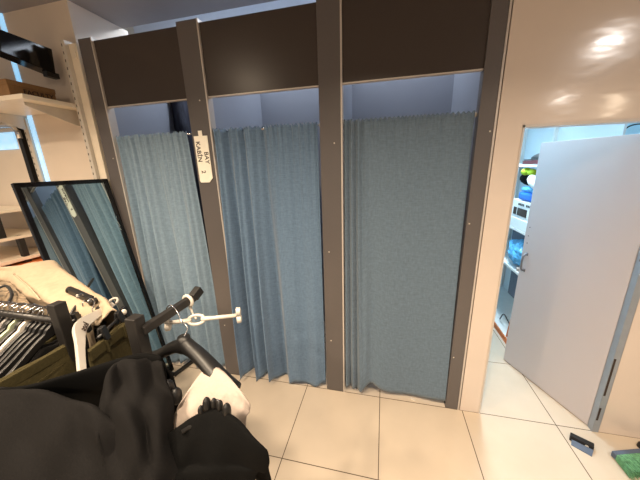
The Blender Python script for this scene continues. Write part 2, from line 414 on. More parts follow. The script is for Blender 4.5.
# cabin sign on second post
sg = empty('cabin_sign', 'white hanging sign card reading BAY KABIN 2 on post', 'sign', (-1.272, -.004, 1.85))
zc = 1.862; w, h = .108, .322
b = BM(); prism(b, [(-w/2, -h/2+.012), (-w/2+.008, -h/2), (w/2-.03, -h/2), (w/2, -h/2+.03), (w/2, h/2), (-w/2, h/2)], .005, Matrix.Translation((-1.272, -.0055, zc)))
sb = obj('sign_board', b, M['label'], sg)
obj('sign_tab', box(BM(), (-1.287, -.007, zc+h/2), (-1.257, -.003, zc+h/2+.035)), M['label'], sg)
def signmx(x, z): return Matrix.Translation((x, -.0088, z)) @ Matrix.Rotation(PI/2, 4, 'X') @ Matrix.Rotation(-PI/2, 4, 'Z')
text('lettering', 'BAY', .046, signmx(-1.243, zc+.012), M['ink'], sb)
text('lettering', 'KABİN', .046, signmx(-1.300, zc+.055), M['ink'], sb)
text('lettering', '2', .046, signmx(-1.285, zc-.085), M['ink'], sb)

# things inside the left cabin
b = BM()
def cw(px, z, y): 
    p = aty(px, 115, y); return (p.x, y, z)
ct = cloth('dark_coat', [[cw(166, 2.62, .80), cw(176, 2.66, .74), cw(188, 2.62, .82)], [cw(170, 2.3, .80), cw(180, 2.3, .70), cw(189, 2.3, .80)], [cw(174, 1.6, .80), cw(186, 1.6, .68), cw(190, 1.6, .78)], [cw(176, .9, .80), cw(188, .9, .70), cw(190, .9, .78)]], M['coat'], thick=.03, amp=.02)
tag(ct, 'black coat hanging inside the leftmost cabin above its curtain', 'coat')
b = BM(); bar(b, (-2.02, .97, 2.66), (-2.02, .97, 0), .05, .05); u = obj('slotted_upright', b, M['whiteplastic']); tag(u, 'pale upright strip inside the leftmost cabin', 'shelf upright')

# ------------------------------------------------------------------ leaning mirror
TL = Vector((-2.24546, -.561377, 1.74804)); e = Vector((.13733, .99052, 0)).normalized(); dn = Vector((.18023853, -.02498914, -.98330545))
n_ = Vector((.97398882, -.13503852, .18196259)); W, H = .5539, 1.772
mm = Matrix((e, n_, -dn)).transposed().to_4x4(); mm.translation = TL      # x along top edge, y toward room, z up the glass
mr = empty('leaning_mirror', 'tall black-framed mirror leaning at an angle beside the leftmost curtain', 'mirror', tuple(TL+dn*H))
b = BM(); t = .030
for lo, hi in (((0, -.03, -t), (W, 0, 0)), ((0, -.03, -H), (W, 0, -H+t)), ((0, -.03, -H+t), (t, 0, -t)), ((W-t, -.03, -H+t), (W, 0, -t))): box(b, lo, hi, mm)
obj('mirror_frame', b, M['blackgloss'], mr, bevel=.003)
obj('mirror_glass', box(BM(), (t, -.016, -H+t), (W-t, -.010, -t), mm), M['mirror'], mr)

# ------------------------------------------------------------------ left wall fittings
def slotted(x, y, z0, z1, label, w=.035, d=.085):
    o = empty('slotted_upright', label, 'shelf upright', (x, y, z0), 'slotted wall uprights')
    b = BM(); z = z0+.03
    while z < z1-.03:
        box(b, (x-w/2+.006, y-d-.001, z), (x-w/2+.013, y-d+.002, z+.018)); z += .05
    obj2('channel', box(BM(), (x-w/2, y-d, z0), (x+w/2, y, z1)), M['whiteplastic'], b, M['ink'], o); return o
XU = aty(62, 47, -.02).x+.0175
slotted(XU, .06, 0, 2.72, 'white slotted shelf upright nearest the fitting rooms')
slotted(-2.98, .09, 0, 2.26, 'white slotted shelf upright beside the pale blue gap', .05, .05)
b = BM(); box(b, (XU+.02, .0, 0), (-2.19, .06, 2.70)); box(b, (XU+.05, -.010, 2.60), (-2.20, .0, 2.645))
o = obj('side_panel', b, M['shelf']); tag(o, 'narrow white upright board between slotted rail and first post', 'panel')

sh = empty('wall_shelf', 'white wall shelf carrying the brown cardboard box', 'shelf', (-2.7, 0, 2.27))
obj('shelf_board', box(BM(), (-3.6, -.345, 2.275), (XU-.02, .05, 2.305)), M['shelf'], sh, bevel=.003)
b = BM(); prism(b, [(0, 0), (.33, 0), (.33, -.02), (.02, -.11), (0, -.11)], .008, Matrix.Translation((-2.40, .05, 2.274)) @ Matrix.Rotation(-PI/2, 4, 'Z')); obj('shelf_bracket', b, M['whiteplastic'], sh)
b = BM(); prism(b, [(0, 0), (.33, 0), (.33, -.02), (.02, -.11), (0, -.11)], .008, Matrix.Translation((-2.97, .05, 2.274)) @ Matrix.Rotation(-PI/2, 4, 'Z')); obj('shelf_bracket', b, M['whiteplastic'], sh)

bx = empty('cardboard_box', 'brown cardboard carton lettered FACULTY on the white wall shelf', 'box', (-2.6, -.18, 2.305))
bc = obj('carton', box(BM(), (-2.75, -.33, 2.305), (-2.425, -.055, 2.40)), M['carton'], bx, bevel=.003)
obj('lid', box(BM(), (-2.753, -.333, 2.372), (-2.422, -.052, 2.405)), M['carton'], bx, bevel=.002)
text('lettering', 'FACULTY', .042, Matrix.Translation((-2.4195, -.165, 2.344)) @ Matrix.Rotation(PI/2, 4, 'Z') @ Matrix.Rotation(PI/2, 4, 'X'), M['ink'], bc)

# black glossy box on the wall above the shelf
ca = empty('light_box', 'black glossy box-shaped canopy sticking out from wall above the cardboard box', 'light box', (-2.5, -.2, 2.5))
b = BM()
A = [atx(0, 29, -2.42), atx(52, 49, -2.42), atx(56, 74, -2.42), atx(0, 51, -2.42)]
vs = [b.verts.new(p) for p in A]+[b.verts.new(p+Vector((-.10, .0, 0))) for p in A]
for f in ((0, 1, 2, 3), (7, 6, 5, 4), (0, 4, 5, 1), (1, 5, 6, 2), (2, 6, 7, 3), (3, 7, 4, 0)): b.faces.new([vs[i] for i in f])
obj('box_shell', b, M['blackgloss'], ca, bevel=.004)
p = atx(50, 72, -2.44)
obj('mounting_bracket', box(BM(), (p.x-.03, p.y-.03, p.z-.035), (p.x+.012, p.y+.05, p.z+.0)), M['black'], ca)
# things on shelf further left
b = BM(); box(b, (-2.98, -.10, 2.306), (-2.86, .02, 2.50)); o = obj('storage_carton', b, M['greyplastic'], bevel=.004); tag(o, 'small grey carton at the back of the white wall shelf', 'box')
b = BM(); box(b, (-3.10, -.25, 2.306), (-2.95, -.12, 2.50)); o = obj('storage_carton', b, M['bluegrey'], bevel=.004); tag(o, 'dark blue carton at the left end of the wall shelf', 'box')

# black edged panel added in place of glass, its view painted beige
m2 = empty('glass_stand_in', 'tall beige panel standing in for black-edged glass at the far left wall', 'panel', (-3.3, .02, 0))
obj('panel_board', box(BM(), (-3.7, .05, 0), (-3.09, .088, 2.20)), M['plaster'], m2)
obj('glow_band', box(BM(), (-3.7, .040, 2.02), (-3.14, .049, 2.16)), M['cyan'], m2, label='pale blue painted glow band')  # emissive band painted for the blue light in the glass
b = BM(); box(b, (-3.09, .03, 0), (-3.045, .088, 2.20)); obj('frame_side', b, M['black'], m2)
b = BM(); tube(b, [(-3.7, .03, 2.21), (-3.14, .03, 2.21), (-3.09, .03, 2.195), (-3.065, .03, 2.16), (-3.06, .03, 2.1)], .022, 10); obj('frame_top', b, M['chrome'], m2, smooth=True)
# low shelves
ls = empty('shelf_unit', 'white shelf unit low on the left wall behind the mirror', 'shelf unit', (-3.3, -.2, 0))
for z, t_ in ((1.52, .02), (1.30, .025), (1.115, .03)):
    obj('shelf_board', box(BM(), (-3.8, -.50, z-t_), (-3.0, .02, z)), M['shelf'], ls, bevel=.003)
obj('back_panel', box(BM(), (-3.8, .0, 0), (-3.0, .025, 1.0)), M['shelf'], ls)
for y in (-.20, ):
    obj('side_post', box(BM(), (-3.05, y-.02, .3), (-3.01, y+.02, 1.30)), M['black'], ls)
obj('side_post', box(BM(), (-3.06, -.33, 1.30), (-3.02, -.28, 1.75)), M['black'], ls)
obj('wooden_top', box(BM(), (-3.8, -.6, 1.0), (-2.82, .0, 1.06)), M['orange'], ls)
obj('leg', box(BM(), (-3.0, -.55, 0), (-2.9, -.45, 1.0)), M['shelf'], ls)
b = BM(); box(b, (-3.25, -.40, 1.30), (-3.08, -.28, 1.335)); o = obj('folded_garment', b, M['greycloth'], bevel=.01); tag(o, 'dark folded garment on the low white shelf at left edge', 'garment')

# ------------------------------------------------------------------ clothes rack
RY = -1.15; RZ = 1.265
Lx, Ly = -1.155, -1.145
Rx, Ry = -.778, -1.172
rk = empty('clothes_rack', 'black square-tube clothes rack with two tall posts and side arm', 'clothes rack', (-.97, -1.15, 0))
obj('post', box(BM(), (Lx-.02, Ly-.02, .04), (Lx+.02, Ly+.02, 1.335)), M['blackmetal'], rk, bevel=.003)
obj('post', box(BM(), (Rx-.02, Ry-.02, .04), (Rx+.02, Ry+.02, 1.335)), M['blackmetal'], rk, bevel=.003)
obj('rail', tube(BM(), [(-1.75, RY, RZ), (Lx, RY, RZ)], .0125, 12), M['blackmetal'], rk, smooth=True)
a0 = Vector((Rx+.02, Ry, 1.285)); a1 = atz(194, 297, 1.295)
obj('arm', bar(BM(), a0, a1, .024, .03), M['blackmetal'], rk, bevel=.003)
dd = (a1-a0).normalized()
obj('arm_stop', bar(BM(), a1-dd*.005, a1+dd*.035+Vector((0, 0, .018)), .03, .036), M['black'], rk, bevel=.004)
obj('cross_bar', bar(BM(), (Lx, Ly, .85), (Rx, Ry, .85), .03), M['blackmetal'], rk)
for x in (-1.65, -.9):
    obj('foot', bar(BM(), (x, -1.5, .03), (x, -.75, .03), .04, .04), M['blackmetal'], rk, bevel=.003)
obj('base_bar', bar(BM(), (-1.65, RY, .03), (-.778, RY, .03), .04, .04), M['blackmetal'], rk)
obj('post', box(BM(), (-1.67, RY-.02, .04), (-1.63, RY+.02, RZ)), M['blackmetal'], rk)
# base frame of a low stand, its bar shows on the floor by the curtain
fs = empty('floor_stand', 'thin black floor frame between the mirror foot and sign post', 'stand', (-1.75, -.2, 0))
q0, q1, q2 = atz(174, 375, .02), atz(198, 357, .02), atz(175, 373, .02)
obj('base_bar', bar(BM(), q0, q1, .028, .025), M['blackmetal'], fs)
obj('base_bar', bar(BM(), q0, q0+(q1-q0).cross(Vector((0, 0, 1))).normalized()*-.25, .028, .025), M['blackmetal'], fs)

# hangers
def hook_pts(r=.021, drop=.05):
    pts = [(0, -drop)]
    pts += [(0, -.02)]
    for k in range(0, 11):
        a = -PI*.5+PI*1.30*k/10
        pts.append((r*math.cos(a)*1.0, r+r*math.sin(a)-.012))
    return pts
def make_hanger(name, label, neck, direc, m, half=.19, droop=.085, group=None, hookm=None, thick=.012, wid=.026, hook=True, cat='clothes hanger', arch=1.0, base=True, hookdir=None, hk=.033):
    """neck: top of the body; direc: horizontal shoulder direction"""
    neck = Vector(neck); o = empty(name, label, cat, tuple(neck), group)
    mx = frame_mx(neck, direc, (0, 0, 1))
    pts = []; ws = []
    N_ = 16
    for k in range(-N_, N_+1):
        t_ = k/N_; a = abs(t_)
        z = -droop*(.35*a+.65*(1-math.cos(a*PI))/2) - .004
        if a < .12: z += .012*(1-a/.12)
        pts.append((half*t_, z)); ws.append(wid*(1.35 if a < .1 else 1-.35*a))
    b = ribbon(BM(), pts, ws, thick, mx)
    if base: tube(b, [mx @ Vector((-half*.93, 0, -droop)), mx @ Vector((half*.93, 0, -droop))], .004, 6)
    obj('hanger_body', b, m, o, smooth=False, bevel=.002)
    if hook:
        hm = frame_mx(neck, hookdir or direc, (0, 0, 1))
        b = tube(BM(), [hm @ Vector((x, 0, z+.045)) for x, z in hook_pts(r=hk)], .0024, 6)
        obj('hook', b, hookm or M['chrome'], o, smooth=True)
    return o
def make_garment(name, label, neck, direc, m, half=.2, length=.62, thick=.022, group=None, droop=.09, cat='shirt'):
    neck = Vector(neck)+Vector((0, 0, -.022)); mx = frame_mx(neck, direc, (0, 0, 1))
    pr = [(-.05, .0), (0, -.015), (.05, .0), (half*.6, -droop*.55), (half, -droop), (half+.02, -droop-.16), (half-.01, -droop-.17), (half-.02, -length), (-half+.02, -length), (-half+.01, -droop-.17), (-half-.02, -droop-.16), (-half, -droop), (-half*.6, -droop*.55)]
    b = prism(BM(), pr, thick, mx)
    o = obj(name, b, m, bevel=.008); return tag(o, label, cat, group)
hm_ = [M['black'], M['black'], M['black'], M['greyplastic'], M['black'], M['greenplastic'], M['black'], M['whiteplastic'], M['black'], M['black'], M['black'], M['black'], M['black']]
hn = {3: 'grey plastic hanger in the packed row left of the tall rack post', 5: 'pale green plastic hanger in the packed row left of rack post', 7: 'white plastic hanger in the packed row left of rack post'}
gm = [M['blackcloth'], M['orangecloth'], M['blackcloth'], M['redcloth'], M['greycloth'], M['blackcloth'], M['redcloth'], M['blackcloth'], M['greycloth'], M['blackcloth'], M['olive'], M['blackcloth'], M['blackcloth']]
gn = {1: 'orange garment at the left of the packed hanger row', 3: 'rust red garment under the grey hanger in packed row', 6: 'rust red garment under the pale green hanger in packed row', 10: 'olive green garment in the packed row nearest the rack post'}
for k in range(13):
    x = -1.52+k*.0265; jit = random.uniform(-.06, .06); dr = (math.sin(jit), math.cos(jit), 0)
    nk = (x, RY+random.uniform(-.004, .004), RZ-.044)
    make_hanger('clothes_hanger', hn.get(k, 'black hanger with metal hook in packed row on the rack rail'), nk, dr, hm_[k], half=.19, hookdir=(dr[0]+.28, dr[1], 0), hk=.030, group='hangers packed on the rack rail')
    make_garment('hanging_shirt', gn.get(k, 'dark garment hanging in the packed row on the rack rail' if gm[k] == M['blackcloth'] else 'charcoal garment hanging in the packed row on the rack rail'), (nk[0], nk[1], nk[2]-.02), dr, gm[k], thick=.018, group='garments packed on the rack rail')

# white lettered hanger in front of rail
nk = atz(81, 326, 1.262); fe = atz(113, 304, 1.235); ne = atz(82, 374, 1.19)
o = empty('lettered_hanger', 'white plastic hanger lettered asel between the two rack posts', 'clothes hanger', tuple(nk))
mid = (nk+Vector((0, 0, .0)))
nv = (fe-nk).cross(ne-nk).normalized()
if nv.dot(CAM-nk) < 0: nv = -nv
def flat_path(P, W_, d, m, name, parent):
    b = BM(); n = len(P); sec = []
    for i, p in enumerate(P):
        t_ = (P[min(n-1, i+1)]-P[max(0, i-1)]).normalized(); q = nv.cross(t_).normalized()*W_[i]/2
        sec.append([b.verts.new(p+q+nv*d/2), b.verts.new(p+q-nv*d/2), b.verts.new(p-q-nv*d/2), b.verts.new(p-q+nv*d/2)])
    for i in range(n-1):
        for k in range(4): b.faces.new((sec[i][k], sec[i][(k+1) % 4], sec[i+1][(k+1) % 4], sec[i+1][k]))
    b.faces.new(sec[0]); b.faces.new(sec[-1][::-1])
    return obj(name, b, m, parent, bevel=.002)
PP = spline([fe, fe*.5+nk*.5+Vector((0, 0, .002)), nk, atz(80, 345, 1.235), ne], 5)
WW = [.022+.020*math.exp(-((i-10)/4.5)**2) for i in range(len(PP))]
flat_path(PP, WW, .012, M['hangerwhite'], 'hanger_body', o)
b = BM(); hc = atz(112, 303, 1.245)
tube(b, [hc+Vector((.022*math.cos(a), .022*math.sin(a), .012*math.sin(a))) for a in [2*PI*k/16*.8 for k in range(17)]], .005, 8)
obj('end_ring', b, M['hangerwhite'], o, smooth=True)
td = (fe-ne).normalized(); ty = nv.cross(td)
tm = Matrix((td, ty, nv)).transposed().to_4x4(); tm.translation = atz(82, 329, 1.257)+nv*.013
text('lettering', 'asel', .029, tm, M['ink'], o)

# clip hangers (black) between the posts
def clip(b, c, d, s=.03):
    d = Vector(d).normalized(); mx = frame_mx(c, d, (0, 0, 1))
    prism(b, [(-.012, s), (.012, s), (.014, -s*.2), (.010, -s), (-.010, -s), (-.014, -s*.2)], .009, mx @ Matrix.Translation((0, .008, 0)) @ Matrix.Rotation(.18, 4, 'X'))
    prism(b, [(-.012, s), (.012, s), (.014, -s*.2), (.010, -s), (-.010, -s), (-.014, -s*.2)], .009, mx @ Matrix.Translation((0, -.008, 0)) @ Matrix.Rotation(-.18, 4, 'X'))
    tube(b, [mx @ Vector((-.013, 0, 0)), mx @ Vector((.013, 0, 0))], .006, 8)
def clip_hanger(label, p0, p1, clips, group=None, m=None, hookat=.5, hook=True, r=.0055, cm=None, s=.03):
    p0 = Vector(p0); p1 = Vector(p1); o = empty('clip_hanger', label, 'clip hanger', tuple((p0+p1)/2), group); m = m or M['black']
    obj('bar', tube(BM(), [p0, p1], r, 10), m, o, smooth=True)
    d = p1-p0
    for t_ in clips:
        b = BM(); clip(b, p0+d*t_, d, s); obj('clip', b, cm or m, o, bevel=.002)
    if hook:
        c = p0+d*hookat; hx_ = frame_mx(c, d, (0, 0, 1))
        obj('hook', tube(BM(), [hx_ @ Vector((x, 0, z+.05)) for x, z in hook_pts()], .0022, 6), M['chrome'], o, smooth=True)
    return o
g_ = 'black clip hangers between the rack posts'
p0, p1 = atz(66, 322, 1.245), atz(93, 279, 1.285)
o = empty('clip_hanger', 'black clip hanger whose bar sticks up past the rail', 'clip hanger', tuple(p0), g_)
obj('bar', tube(BM(), [p0, p1], .006, 8), M['black'], o, smooth=True)
b = BM(); c0 = atz(70, 290, 1.29); c1 = atz(92, 300, 1.285)
bar(b, c0, c1, .022, .028); uvball(b, c0, (.016, .016, .016)); bar(b, c1, c1+(c1-c0).normalized()*.012-Vector((0, 0, .012)), .026, .034); kc = obj('clip', b, M['black'], o, bevel=.004)
b = BM(); cc = (c0+c1)/2; bar(b, cc+Vector((.0, -.012, .004)), cc+Vector((.022, -.002, .004)), .016, .010); obj('size_tag', b, M['whiteplastic'], kc)
for k, (a, c) in enumerate((((72, 322), (96, 303)), ((80, 330), (107, 306)), ((98, 338), (126, 311)))):
    clip_hanger(['black clip hanger just right of the left rack post', 'middle black clip hanger behind the white lettered hanger', 'black clip hanger holding the olive trousers'][k], atz(*a, 1.235), atz(*c, 1.235), (.15, .72, .93), g_, hook=(k < 2), s=.026)
b = BM(); pz = atz(124, 312, 1.245); uvball(b, pz, (.010, .010, .012)); o = obj('size_clip', b, M['whiteplastic'], smooth=True); tag(o, 'small white size clip on olive trousers hanger', 'size clip')

# olive trousers: hung in planes across the rail
def olive(name, label, P, seed):
    o = cloth(name, P, M['olive'], thick=.012, seed=seed, amp=.004, freq=14); return tag(o, label, 'trousers', 'olive trousers on the rack')
T = [(88, 350), (104, 338), (120, 325), (134, 315)]
def colz(px, py, z0, zs, dx=0):
    p = atz(px, py, z0); return [(p.x+dx*i, p.y, z) for i, z in enumerate(zs)]
cols = [colz(*t_, 1.215, (1.215, 1.10, .9, .55), -.008) for t_ in T]
ot = olive('olive_trousers', 'olive green trousers clipped between the two rack posts', list(zip(*cols)), 1)
a, c = Vector(cols[0][0]), Vector(cols[3][0])
obj('waistband', bar(BM(), a+Vector((.006, -.004, -.022)), c+Vector((.006, -.004, -.022)), .010, .042), M['olive'], ot, bevel=.003)
for t_ in (.3, .68):
    p = a.lerp(c, t_); obj('belt_loop', bar(BM(), p+Vector((.014, -.006, -.002)), p+Vector((.014, -.006, -.05)), .006, .012, (1, 0, 0)), M['olive'], ot)
T = [(-10, 386), (15, 372), (42, 357), (66, 344)]
cols = [colz(*t_, 1.17, (1.17, 1.08, .9, .55), .01) for t_ in T]
ot = olive('olive_trousers', 'olive green trousers hanging left of the left rack post', list(zip(*cols)), 2)
a, c = Vector(cols[0][0]), Vector(cols[3][0])
obj('waistband', bar(BM(), a+Vector((.006, -.006, -.02)), c+Vector((.006, -.006, -.02)), .010, .04), M['olive'], ot, bevel=.003)
a2, c2 = a+Vector((.012, -.004, -.085)), c+Vector((.012, -.004, -.06))
obj('pocket_seam', bar(BM(), a2, c2, .006, .008), M['olive'], ot)

# white clip hanger on arm end
wl, wr = atz(166, 323, 1.235), atz(240, 315, 1.235)
o = empty('white_clip_hanger', 'white plastic clip hanger hooked on the end of rack arm', 'clip hanger', tuple((wl+wr)/2))
b = BM(); d = wr-wl; lp = wl+d*.40
tube(b, [wl, wl+d*.2, wl+d*.33, ], [.008, .008, .010], 10); tube(b, [wl+d*.47, wl+d*.6, wl+d], [.010, .008, .007], 10)
sd = Vector((0, 0, 1)).cross(d).normalized()
tube(b, [lp+d.normalized()*.030*math.cos(2*PI*k/24)+(sd*.5+Vector((0, 0, .87)))*.017*math.sin(2*PI*k/24) for k in range(24)], .006, 8, closed=True)
obj('hanger_body', b, M['whiteplastic'], o, smooth=True)
for t_ in (.02, .985):
    b = BM(); c = wl+d*t_
    for s_ in (1, -1): 
        q = c+Vector((0, 0, s_*.016)); bmesh.ops.create_cone(b, cap_ends=True, segments=18, radius1=.017, radius2=.015, depth=.016, matrix=Matrix.Translation(q) @ frame_mx((0, 0, 0), (0, 0, 1), d))
    obj('clip', b, M['whiteplastic'], o, bevel=.002)
b = BM(); hp = a0+(a1-a0)*.86
sx = dd.cross(Vector((0, 0, 1))).normalized(); loop = [hp+sx*.021*math.cos(q)+Vector((0, 0, .022*math.sin(q))) for q in [PI*2*k/14 for k in range(-3, 10)]]
tube(b, [lp+Vector((0, 0, .004)), lp.lerp(loop[0], .6)+Vector((0, 0, -.01))]+loop, [.004, .004]+[.0065]*len(loop), 8)
obj('hook', b, M['whiteplastic'], o, smooth=True, label='broad white plastic hook')

# wide black coat hanger
nk = atz(185, 345, 1.20); re_ = atz(238, 386, 1.10)
hd = Vector((re_.x-nk.x, re_.y-nk.y, 0)); hl_ = hd.length
o = empty('coat_hanger', 'wide black moulded coat hanger hanging from the rack arm', 'coat hanger', tuple(nk))
mx = frame_mx(nk, hd, (0, 0, 1)); rings = []; b = BM()
for k in range(-14, 15):
    t_ = k/14; a = abs(t_); x = hl_*t_; z = -.105*(.45*a+.55*(1-math.cos(a*PI))/2)
    ww = .024+.012*a; hh = .026*(1.35 if a < .12 else 1)*(1-.15*a)
    y = -.02*a*a
    rings.append([b.verts.new(mx @ Vector((x, y+ww*math.cos(q), z+hh*math.sin(q)))) for q in [2*PI*j/12 for j in range(12)]])
for i in range(len(rings)-1):
    for k in range(12): b.faces.new((rings[i][k], rings[i][(k+1) % 12], rings[i+1][(k+1) % 12], rings[i+1][k]))
b.faces.new(rings[0]); b.faces.new(rings[-1])
tube(b, [nk+Vector((0, 0, -.01)), nk+Vector((0, 0, .034))], [.024, .020], 12)
obj('hanger_body', b, M['black'], o, smooth=True)
hp = a0+(a1-a0)*.52
b = tube(BM(), spline([nk+Vector((0, 0, .03)), nk+Vector((.004, .02, .055)), (nk+hp)*.5+Vector((.02, 0, .03)), hp+Vector((.022, 0, .005)), hp+Vector((0, 0, .026)), hp+Vector((-.02, 0, .01)), hp+Vector((-.02, 0, -.012))], 5), .0022, 6)
obj('hook', b, M['chrome'], o, smooth=True)

# white cloth draped over the coat hanger
R0 = [(182, 402, 1.10), (196, 380, 1.13), (208, 367, 1.145), (222, 371, 1.145), (238, 389, 1.12), (250, 405, 1.08)]
R1 = [(176, 412, 1.06), (192, 398, 1.10), (210, 388, 1.12), (226, 392, 1.12), (242, 404, 1.09), (250, 412, 1.06)]
R2 = [(168, 430, 1.02), (188, 420, 1.06), (208, 415, 1.06), (228, 414, 1.07), (240, 414, 1.07), (247, 417, 1.05)]
R3 = [(162, 446, .95), (185, 442, .98), (206, 440, .98), (225, 440, .98), (238, 430, .99), (246, 428, .98)]
rows = [[atz(*p) for p in r] for r in (R0, R1, R2, R3)]
back = [Vector((p.x-.05, p.y+.03, p.z-.10)) for p in rows[0]]
o = cloth('white_garment', [back]+rows, M['whitecloth'], amp=.004, seed=4, thick=.004)
tag(o, 'white cotton garment draped over the wide black coat hanger', 'garment')

# black garment with clips, right
R0 = [(150, 452, .98), (174, 433, 1.07), (196, 418, 1.115), (214, 410, 1.12), (232, 418, 1.12), (250, 437, 1.10), (266, 452, 1.07)]
R1 = [(150, 466, .95), (176, 446, 1.06), (196, 434, 1.10), (214, 428, 1.11), (232, 434, 1.11), (252, 448, 1.09), (269, 460, 1.05)]
R2 = [(150, 486, .90), (176, 472, 1.0), (196, 462, 1.02), (214, 460, 1.04), (232, 462, 1.03), (252, 466, 1.02), (267, 470, 1.0)]
R3 = [(150, 520, .85), (175, 515, .88), (196, 505, .9), (214, 505, .9), (232, 503, .9), (246, 500, .9), (256, 496, .9)]
rows = [[atz(*p) for p in r] for r in (R0, R1, R2, R3)]
back = [Vector((p.x-.02, p.y+.05, p.z-.25)) for p in rows[0]]; low = [Vector((p.x*.8-.08, p.y+.03, .03)) for p in rows[3]]
o = cloth('black_trousers', [back]+rows+[low], M['blackcloth2'], amp=.007, freq=11, seed=5)
tag(o, 'black trousers held by black clips in front of the white garment', 'trousers')
o = empty('clip_hanger', 'black clip hanger on top of the black trousers at front', 'clip hanger', tuple(atz(214, 410, 1.12)))
b = tube(BM(), [atz(182, 432, 1.11), atz(214, 412, 1.125), atz(240, 430, 1.11)], .006, 8); obj('bar', b, M['black'], o, smooth=True)
for (x, y, sz, z) in ((207, 405, .017, 1.15), (214, 404, .013, 1.15), (220, 406, .013, 1.15), (227, 411, .017, 1.145), (201, 411, .012, 1.14)):
    b = BM(); c = atz(x, y, z); uvball(b, c, (sz*.65, sz*.8, sz*1.5)); box(b, c-Vector((sz*.5, .006, .03)), c+Vector((sz*.5, .006, .0))); obj('clip', b, M['black'], o, smooth=False)
b = BM(); tube(b, [atz(213, 401, 1.155), atz(217, 400, 1.157), atz(221, 402, 1.155)], .003, 6); obj('spring', b, M['chrome'], o, smooth=True)

# black jacket thrown over rack, front left
def crumple(rows, w, px0=0):
    """alternate columns in height so the cloth breaks into folds"""
    out = []
    for i, r in enumerate(rows):
        out.append([atz(x, y, z+(w if (k+i//2) % 2 else -w)) for k, (x, y, z) in enumerate(r)])
    return out
R0 = [(-25, 398, 1.17), (5, 393, 1.18), (38, 387, 1.18), (75, 377, 1.19), (118, 363, 1.205), (145, 357, 1.21), (163, 359, 1.20)]
R1 = [(-25, 404, 1.14), (5, 400, 1.15), (38, 396, 1.14), (75, 390, 1.14), (118, 378, 1.16), (145, 372, 1.17), (166, 374, 1.16)]
R2 = [(-25, 420, 1.02), (5, 420, 1.0), (38, 420, .99), (75, 418, .98), (118, 412, 1.0), (145, 402, 1.04), (170, 396, 1.06)]
rows = [[atz(*p) for p in r] for r in (R0, R1, R2)]
back = [Vector((p.x-.02, p.y+.06, p.z-.3)) for p in rows[0]]; low = [Vector((p.x, p.y, .6)) for p in rows[-1]]
jk = cloth('black_jacket', [back]+rows+[low], M['blackcloth2'], amp=.006, freq=9, seed=6, thick=.008)
tag(jk, 'large black jacket heaped over the front of the clothes rack', 'jacket')
F0 = [(-30, 391, 1.175), (0, 388, 1.185), (30, 389, 1.185), (58, 394, 1.18), (84, 403, 1.17), (104, 413, 1.155), (124, 426, 1.13)]
F1 = [(-30, 402, 1.165), (0, 399, 1.175), (30, 402, 1.175), (58, 408, 1.17), (82, 418, 1.155), (102, 428, 1.14), (124, 440, 1.11)]
F2 = [(-30, 436, 1.11), (0, 434, 1.12), (30, 438, 1.12), (58, 442, 1.115), (82, 448, 1.10), (104, 454, 1.085), (128, 460, 1.06)]
F3 = [(-30, 486, 1.03), (0, 486, 1.04), (30, 488, 1.045), (58, 488, 1.04), (84, 490, 1.03), (108, 492, 1.02), (132, 492, 1.0)]
F4 = [(-30, 560, .9), (0, 560, .9), (30, 560, .9), (58, 558, .9), (84, 556, .9), (110, 552, .9), (136, 545, .9)]
rows = crumple((F1, F2, F3, F4), .006); top = [atz(*p) for p in F0]; back = [Vector((p.x-.02, p.y+.03, p.z-.12)) for p in top]
fp = cloth('front_panel', [back, top]+rows, M['blackcloth'], jk, amp=.010, freq=9, seed=16, thick=.008)
S0 = [(104, 396, 1.17), (110, 376, 1.20), (122, 365, 1.215), (136, 361, 1.22), (152, 358, 1.215), (164, 361, 1.20)]
S1 = [(98, 410, 1.16), (108, 396, 1.185), (122, 386, 1.195), (138, 384, 1.195), (154, 382, 1.18), (169, 386, 1.15)]
S2 = [(98, 430, 1.14), (110, 420, 1.155), (126, 414, 1.165), (142, 412, 1.16), (158, 410, 1.14), (174, 414, 1.10)]
S3 = [(102, 458, 1.08), (116, 452, 1.10), (132, 448, 1.11), (148, 446, 1.10), (162, 444, 1.08), (177, 446, 1.04)]
S4 = [(108, 496, 1.01), (122, 494, 1.03), (138, 492, 1.03), (154, 490, 1.02), (168, 488, 1.0), (182, 484, .96)]
S5 = [(112, 560, .88), (128, 558, .88), (144, 556, .88), (160, 552, .88), (174, 548, .88), (188, 540, .86)]
rows = crumple((S0, S1, S2, S3, S4, S5), .011); back = [Vector((p.x-.02, p.y+.05, p.z-.2)) for p in rows[0]]
cloth('sleeve', [back]+rows, M['blackcloth'], jk, amp=.012, freq=11, seed=26, thick=.008)
o = empty('clip_hanger', 'black clip hanger end poking out behind the jacket', 'clip hanger', tuple(atz(172, 392, 1.1)))
b = BM(); c = atz(168, 388, 1.13); uvball(b, c, (.018, .02, .03)); obj('clip', b, M['black'], o, smooth=True)
b = BM(); c = atz(176, 396, 1.11); uvball(b, c, (.016, .02, .03)); obj('clip', b, M['black'], o, smooth=True)
obj('bar', tube(BM(), [atz(160, 390, 1.1), atz(182, 402, 1.08)], .008, 8), M['black'], o)

